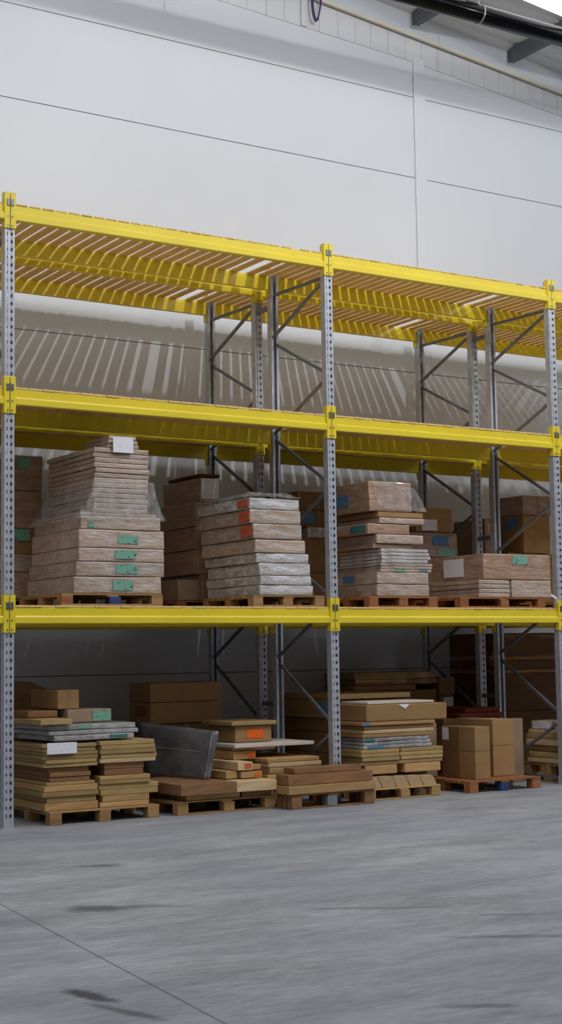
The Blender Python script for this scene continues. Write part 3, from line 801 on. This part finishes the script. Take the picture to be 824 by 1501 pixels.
# big brown box in the rear row beside the first upright
pallet(0.20, 1.25, 1.42, 2.40, 0.0, 'timber pallet on the floor behind the double pile of boards', 'pallet_red')
carton('cardboard_box', 0.22, 1.16, 1.42, 2.3, 0.12, 0.70, 'kraft_dark', 'lower of two big brown boxes behind the double pile', tape=True)
b = MB(); b.prism([(-0.47, 0), (0.47, 0), (0.47, 0.52), (0.24, 0.62), (-0.47, 0.62)], 'y', -0.44, 0.44)
o = b.build('cardboard_box', M['kraft_dark']); o.location = (0.69, 1.86, 0.702); tag(o, 'upper big brown box with a slumped corner behind the double pile', 'box')

# ---- floor level: timber pallet with grey sheet
pallet(1.80, 2.97, -0.05, 0.95, 0.0, 'timber pallet on the floor carrying the grey sheet and loose timbers', 'pallet', 0.135)
def wood(xa, xb, ya, yb, a, b_, mt, lab, cat='timber', rot=0.0, end=None, group=None):
    o = carton('timber_plank', xa, xb, ya, yb, a, b_, mt, lab, cat, group, rot=rot, bev=0.003); return o
wood(1.92, 2.55, -0.03, 0.35, 0.137, 0.195, 'timber', 'short plank on the floor pallet under the broad panel')
wood(2.57, 2.93, -0.04, 0.80, 0.137, 0.195, 'timber_dark', 'dark short plank on the floor pallet under the broad panel')
wood(1.92, 2.55, 0.45, 0.90, 0.137, 0.195, 'timber', 'rear short plank on the floor pallet under the broad panel')
wood(1.79, 2.45, -0.12, 0.85, 0.197, 0.305, 'timber_dark', 'broad brown timber panel on the pallet with the grey sheet', rot=0.01)
wood(2.46, 2.945, -0.12, 0.85, 0.197, 0.300, 'pale_timber', 'broad pale timber panel on the pallet beside the loose orange-ended timbers', rot=-0.005)
for i, (xa, xb, ya, yb, a, b_, mt, lab, lx) in enumerate([
    (2.66, 2.92, 0.10, 0.82, 0.308, 0.375, 'timber', 'lower loose timber with an orange mark beside the grey sheet', 'label_orange'),
    (2.50, 2.64, 0.14, 0.80, 0.308, 0.385, 'mdf', 'pale loose timber lying against the foot of the grey sheet', None),
    (2.62, 2.80, 0.10, 0.80, 0.388, 0.475, 'pale_timber', 'pale loose timber with an orange end beside the grey sheet', 'label_red'),
    (2.82, 2.93, 0.14, 0.80, 0.388, 0.44, 'timber', 'small loose timber beside the pale orange-ended timber', None),
    (2.74, 3.02, 0.36, 0.95, 0.478, 0.565, 'timber', 'upper loose timber with an orange end under the white board', 'label_orange')]):
    o = wood(xa, xb, ya, yb, a, b_, mt, lab)
    if lx: front_label(o, xb-0.10, xb-0.015, a+0.018, b_-0.018, lx, lab='orange mark on the end')
# leaning grey sheet
b = MB(); N = 12; rows = []
p00, p01, p10, p11 = Vector((2.33, 0.18, 0.31)), Vector((2.13, 1.10, 0.31)), Vector((2.455, 0.20, 0.79)), Vector((2.00, 1.12, 0.88))
for i in range(N+1):
    row = []
    for j in range(N+1):
        t, s = i/N, j/N; q = p00.lerp(p01, s).lerp(p10.lerp(p11, s), t); q.x += 0.012*mnoise.noise(Vector((s*3, t*3, 1)))
        row.append(b.bm.verts.new(q))
    rows.append(row)
for i in range(N):
    for j in range(N): b.bm.faces.new((rows[i][j], rows[i][j+1], rows[i+1][j+1], rows[i+1][j]))
o = b.build('grey_sheet', M['grey_sheet'], smooth=True); m_ = o.modifiers.new('t', 'SOLIDIFY'); m_.thickness = 0.012
tag(o, 'grey film-covered sheet leaning on edge between the board pile and the timbers', 'sheet')
MB().tube([tuple(p00.lerp(p01, 0.06).lerp(p10.lerp(p11, 0.06), t)+Vector((-0.012, 0, 0))) for t in (0.02, 0.98)], 0.006, 6).build('edge_strip', M['silver'], o)
MB().tube([tuple(p00.lerp(p01, s).lerp(p10.lerp(p11, s), 0.55)+Vector((-0.008, 0, 0))) for s in (0.06, 0.95)], 0.004, 6).build('film_seam', M['silver'], o)

# two boxes in the rear row behind the sheet
pallet(2.30, 3.40, 1.42, 2.35, 0.0, 'timber pallet on the floor under the big plain boxes in the rear row', 'pallet_red')
carton('cardboard_box', 2.40, 3.26, 1.42, 2.2, 0.12, 0.825, 'kraft_dark', 'lowest plain box of the rear stack behind the grey sheet', tape=True)
o = carton('cardboard_box', 2.36, 3.275, 1.40, 1.88, 0.827, 1.06, 'kraft', 'lower of two long plain brown boxes behind the grey sheet')
side_label(o, 1.50, 1.72, 0.90, 1.02, 'label_faded', lab='faded orange mark on the side')
carton('cardboard_box', 2.36, 3.275, 1.40, 1.88, 1.061, 1.275, 'kraft', 'upper of two long plain brown boxes behind the grey sheet')

# white board, orange-labelled box and its lid
wood(2.76, 3.30, 0.40, 1.0, 0.567, 0.598, 'pale_timber', 'pale packing board under the white board')
o = carton('white_board', 2.72, 3.74, 0.30, 1.0, 0.60, 0.640, 'white_board', 'long white board under the orange-labelled box', 'board')
o = carton('cardboard_box', 2.86, 3.325, 0.50, 1.03, 0.642, 0.82, 'kraft', 'brown box with an orange label and a yellowish lid, on the white board')
front_label(o, 3.005, 3.215, 0.685, 0.775, 'label_orange', lab=ORANGE)
carton('board_lid', 2.79, 3.365, 0.46, 1.06, 0.822, 0.868, 'mdf', 'yellowish board lid on the orange-labelled box', 'board')

# ---- floor level: pallet straddling the middle upright
pallet(3.0, 3.73, 0.13, 1.02, 0.0, 'worn timber pallet on the floor behind the middle upright\'s foot', 'pallet', 0.15)
pallet(3.0, 4.06, -0.30, -0.035, 0.0, 'shallow worn timber pallet in front of the middle upright\'s foot', 'timber_dark', 0.15, blocks={1: 'block_grey'}, boards=2)
wood(2.95, 4.07, -0.32, -0.04, 0.152, 0.235, 'timber', 'weathered plank along the foot of the middle upright')
wood(2.99, 4.08, -0.26, -0.035, 0.237, 0.345, 'timber_dark', 'thick brown plank across the middle upright', )
wood(3.09, 3.96, -0.22, -0.035, 0.347, 0.405, 'timber_dark', 'upper brown plank across the middle upright')
for i, (h, mt, xa, xb) in enumerate([(0.09, 'timber_dark', 3.04, 3.73), (0.08, 'timber', 3.03, 3.74), (0.07, 'timber', 3.06, 3.73), (0.05, 'pale_timber', 3.05, 3.73), (0.045, 'timber', 3.03, 3.70)]):
    z0_ = 0.152+sum((0.09, 0.08, 0.07, 0.05, 0.045)[:i])
    carton('timber_board', xa, xb, 0.16, 1.0, z0_, z0_+h, mt, 'rough board, %s of five in the pile under the white board' % nth(i, 5), 'board', 'boards under the white board', rot=rnd.uniform(-0.01, 0.01))

# ---- floor level, narrow bay: tall mixed pile behind the middle upright
pallet(4.12, 5.15, -0.10, 0.60, 0.0, 'pale timber pallet on the floor under the strapped packs and yellowish boards', 'timber', 0.125)
for i in range(5):
    w_ = 0.182; hh = 0.118-0.004*i+0.004*(i % 2); b = MB(); x_ = 0.05
    b.prism([(-w_/2+x_*0.6, 0), (w_/2+x_*0.6-0.004, 0), (w_/2-x_*0.2-0.012, hh*0.82), (w_/2-x_*0.55-0.012, hh), (-w_/2-x_*0.2, hh), (-w_/2-x_*0.4, hh*0.75)], 'y', -0.30, 0.30)
    o = b.build('strapped_pack', M['pack']); o.location = (4.245+i*0.192, 0.24, 0.1265)
    tag(o, 'slumped brown pack, %s in the row of five on the pale floor pallet' % ORD[i], 'pack', 'slumped packs on the floor pallet')
    MB().prism([(w_/2+x_*0.6-0.0035, 0.002), (w_/2+x_*0.6+0.001, 0.002), (w_/2-x_*0.2-0.007, hh*0.80), (w_/2-x_*0.2-0.0115, hh*0.80)], 'y', -0.302, 0.30).build('strap', M['timber_dark'], o)
g3 = 'board layers of the mixed pile'
for side, (xa, xb) in (('nearer the middle upright', (4.14, 4.665)), ('farther from middle upright', (4.68, 5.28))):
    for i in range(5):
        mt = ('timber', 'mdf', 'mdf', 'mdf', 'mdf')[i]; h = (0.10, 0.042, 0.042, 0.042, 0.042)[i]
        z0_ = 0.264+sum((0.10, 0.042, 0.042, 0.042)[:i])
        carton('timber_board', xa+rnd.uniform(-0.01, 0.01)+(0.06 if i == 0 else 0), xb+rnd.uniform(-0.005, 0.005)-(0.03 if i == 0 else 0), 0.0+rnd.uniform(-0.01, 0.01), 0.56, z0_, z0_+h, mt, 'board, %s of five in the twin pile, half %s' % (nth(i, 5), side), 'board', g3)
for i in range(3):
    o = carton('silver_packet', 4.18+0.012*i, 5.14-0.02*i, 0.02, 0.56, 0.535+0.04*i, 0.535+0.04*(i+1), 'silver', 'silvery packet, %s of three on the twin yellowish boards' % nth(i, 3), 'packet', 'silvery packets of the mixed pile', bulge=0.014)
    if i == 0: front_label(o, 4.24, 4.46, 0.54, 0.57, 'label_blue', lab='blue film patch')
    if i == 2: front_label(o, 4.2, 4.34, 0.62, 0.65, 'label_teal')
for i in range(3):
    carton('carton_bundle', 4.17+rnd.uniform(0, 0.03), 5.17+rnd.uniform(-0.03, 0.01), 0.02, 0.56, 0.657+0.042*i, 0.657+0.042*(i+1), ('kraft', 'pale_timber', 'timber_dark')[i], 'rough flat bundle, %s of three above the silvery packets' % nth(i, 3), 'bundle', 'flat bundles of the mixed pile', bulge=0.008)
o = carton('timber_board', 4.16, 5.18, 0.0, 0.56, 0.785, 0.825, 'timber', 'pale board under the big flat brown box of the mixed pile', 'board')
front_label(o, 4.17, 4.27, 0.79, 0.82, 'label_blue')
o = carton('cardboard_box', 4.22, 5.355, 0.0, 0.55, 0.827, 1.01, 'kraft', 'big flat brown box on the mixed pile behind the middle upright')
pp = MB(); v = [pp.bm.verts.new(q) for q in ((4.66, -0.004, 1.005), (4.82, -0.004, 1.005), (4.76, -0.004, 0.955))]; pp.bm.faces.new(v); pp.build('paper_flap', M['paper'], o, loc=-o.location)
wood(4.30, 5.24, 0.08, 0.55, 1.012, 1.038, 'white_board', 'greyish thin board on the big flat brown box')
# stack behind, reaching into the rear row
pallet(4.25, 5.33, 0.66, 1.72, 0.0, 'timber pallet on the floor behind the mixed pile', 'pallet_red')
for i, (a, b_, mt) in enumerate([(0.12, 0.45, 'kraft_dark'), (0.45, 0.68, 'kraft_dark'), (0.68, 0.84, 'kraft_dark')]):
    carton('cardboard_box', 4.28+0.02*i, 5.30, 0.64, 1.70, a, b_, mt, 'dark brown box, %s of three behind the mixed pile' % nth(i, 3), group='dark boxes behind the mixed pile')
o = carton('cardboard_box', 4.28, 5.31, 0.63, 1.70, 0.841, 1.055, 'kraft', 'brown box with a blue side label under the large tan board')
side_label(o, 0.72, 0.98, 0.90, 1.02, 'label_blue', lab=BLUE)
wood(4.27, 5.32, 0.58, 1.72, 1.057, 1.115, 'mdf', 'large tan board lying on the blue-labelled brown box', 'board')

# boxes at the back of the narrow bay
pallet(5.40, 7.02, 1.78, 2.42, 0.0, 'timber pallet on the floor at the back of the narrow bay', 'pallet_red')
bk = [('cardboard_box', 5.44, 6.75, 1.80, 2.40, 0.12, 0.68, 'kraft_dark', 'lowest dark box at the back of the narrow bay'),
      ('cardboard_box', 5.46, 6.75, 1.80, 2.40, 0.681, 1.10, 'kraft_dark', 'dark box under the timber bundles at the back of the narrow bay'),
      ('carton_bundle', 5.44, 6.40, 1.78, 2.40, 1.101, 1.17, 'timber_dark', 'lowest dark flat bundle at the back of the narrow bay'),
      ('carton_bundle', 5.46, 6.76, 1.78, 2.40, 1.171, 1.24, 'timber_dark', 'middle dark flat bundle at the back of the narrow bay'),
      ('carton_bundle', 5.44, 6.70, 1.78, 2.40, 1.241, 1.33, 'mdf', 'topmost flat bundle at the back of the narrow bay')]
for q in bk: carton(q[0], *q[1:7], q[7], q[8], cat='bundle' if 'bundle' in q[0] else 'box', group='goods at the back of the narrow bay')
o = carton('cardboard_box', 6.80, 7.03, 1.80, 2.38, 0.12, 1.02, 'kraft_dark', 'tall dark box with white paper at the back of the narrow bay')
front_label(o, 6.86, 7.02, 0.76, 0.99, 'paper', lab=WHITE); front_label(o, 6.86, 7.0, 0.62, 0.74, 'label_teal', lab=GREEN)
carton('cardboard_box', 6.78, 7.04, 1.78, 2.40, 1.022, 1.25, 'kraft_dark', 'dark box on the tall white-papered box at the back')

# tall standing boxes
pallet(5.56, 6.64, -0.12, 0.86, 0.0, 'reddish timber pallet on the floor under the tall standing boxes', 'pallet_red', 0.13, blocks={1: 'block_blue'}, bottom=False)
def tallbox(xa, xb, ya, yb, b_, mt, lab):
    o = carton('cardboard_box', xa, xb, ya, yb, 0.132, b_, mt, lab, group='tall boxes on the reddish pallet', bev=0.006)
    hh = (b_-0.132)/2; W, D = xb-xa, yb-ya
    MB().box(-W/2-0.0012, W/2+0.0012, -D/2-0.0012, D/2+0.0012, hh+0.02, hh+0.026).build('seam', M['kraft_dark'], o); return o
tallbox(5.76, 5.985, 0.0, 0.27, 0.72, 'kraft', 'tall standing brown box at the front of the reddish pallet')
o = tallbox(5.76, 5.985, 0.275, 0.56, 0.715, 'kraft_dark', 'tall standing box with white paper behind the front tall box')
side_label(o, 0.44, 0.54, 0.56, 0.70, 'paper', lab=WHITE)
tallbox(6.20, 6.525, 0.18, 0.52, 0.785, 'kraft', 'widest tall standing box on the reddish pallet')
tallbox(6.20, 6.52, 0.525, 0.83, 0.78, 'kraft', 'tall box hidden behind the widest tall standing box')
carton('cardboard_box', 5.56, 5.72, 0.60, 0.84, 0.132, 0.755, 'kraft_grey', 'pale standing box beside the mixed pile, on the reddish pallet')

# red-brown boards and plywood behind the tall boxes
pallet(6.0, 7.04, 0.90, 1.72, 0.0, 'timber pallet on the floor behind the tall standing boxes', 'pallet_red')
carton('cardboard_box', 6.1, 7.03, 0.92, 1.65, 0.12, 0.77, 'kraft_dark', 'dark box under the red-brown boards')
wood(6.35, 7.05, 0.90, 1.66, 0.772, 0.825, 'red_board', 'lower red-brown board behind the tall standing boxes', 'board')
wood(6.50, 7.06, 0.98, 1.66, 0.827, 0.885, 'red_board', 'upper red-brown board behind the tall standing boxes', 'board')
carton('plywood_sheet', 6.88, 7.06, 0.58, 0.64, 0.0, 0.76, 'kraft_grey', 'grey-brown panel standing upright beside the tall boxes', 'panel', g=0.0005)

# boards past the last upright
pallet(7.28, 8.36, 0.04, 0.80, 0.0, 'timber pallet on the floor past the last upright', 'pallet', 0.22)
for i, (h, mt) in enumerate([(0.06, 'pale_timber'), (0.07, 'mdf'), (0.075, 'kraft_dark'), (0.08, 'pale_timber'), (0.06, 'mdf'), (0.05, 'pale_timber')]):
    z0_ = 0.222+sum((0.06, 0.07, 0.075, 0.08, 0.06)[:i])
    carton('timber_board', 7.27+rnd.uniform(-0.008, 0.012), 8.30, 0.05, 0.72+rnd.uniform(-0.03, 0.03), z0_, z0_+h, mt, 'thick board, %s of six on the pallet past the last upright' % nth(i, 6), 'board', 'boards past the last upright')
o = carton('cardboard_box', 7.31, 7.66, 0.30, 0.70, 0.62, 0.72, 'kraft_grey', 'small flat box with white paper on the boards past the last upright')
side_label(o, 0.34, 0.66, 0.625, 0.715, 'paper', lab=WHITE)

# dark goods deep in the rear row past the last frame
pallet(7.46, 8.90, 1.42, 2.40, 0.0, 'timber pallet on the floor in the rear row past the last frame', 'pallet_red')
dk = [('cardboard_box', 0.12, 0.80, 'kraft_shaded', 'lowest dark box in the rear row past the last frame'),
      ('cardboard_box', 0.80, 1.28, 'kraft_shaded', 'middle dark box in the rear row past the last frame'),
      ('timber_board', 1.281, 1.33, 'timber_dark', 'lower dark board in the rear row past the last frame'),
      ('carton_bundle', 1.331, 1.45, 'kraft_shaded', 'dark bundle between boards in the rear row past the last frame'),
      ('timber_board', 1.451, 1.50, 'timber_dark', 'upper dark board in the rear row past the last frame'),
      ('cardboard_box', 1.501, 1.80, 'kraft_shaded', 'topmost dark box in the rear row past the last frame')]
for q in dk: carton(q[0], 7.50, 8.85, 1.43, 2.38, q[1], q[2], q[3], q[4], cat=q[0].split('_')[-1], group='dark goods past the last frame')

# ------------------------------------------------------------------ bring the goods to the racking's true measure
def settle_goods():
    ky, kz = 1.0909, (BEAM_T[0]+0.0205)/DT
    for o in list(bpy.data.objects):
        if o.name in BEFORE_GOODS or o.parent: continue
        tree = [o]+list(o.children_recursive)
        yf = min((t.matrix_basis.translation.y if t.parent is None else o.location.y)+v.co.y for t in tree if t.type == 'MESH' for v in t.data.vertices)
        kx = 0.978+0.0095*yf
        for t in tree:
            if t.type == 'MESH': t.data.transform(Matrix.Diagonal((kx, ky, kz, 1)))
            t.location = (t.location.x*kx, t.location.y*ky, t.location.z*kz)
        o.location.x -= 0.038*yf
settle_goods()
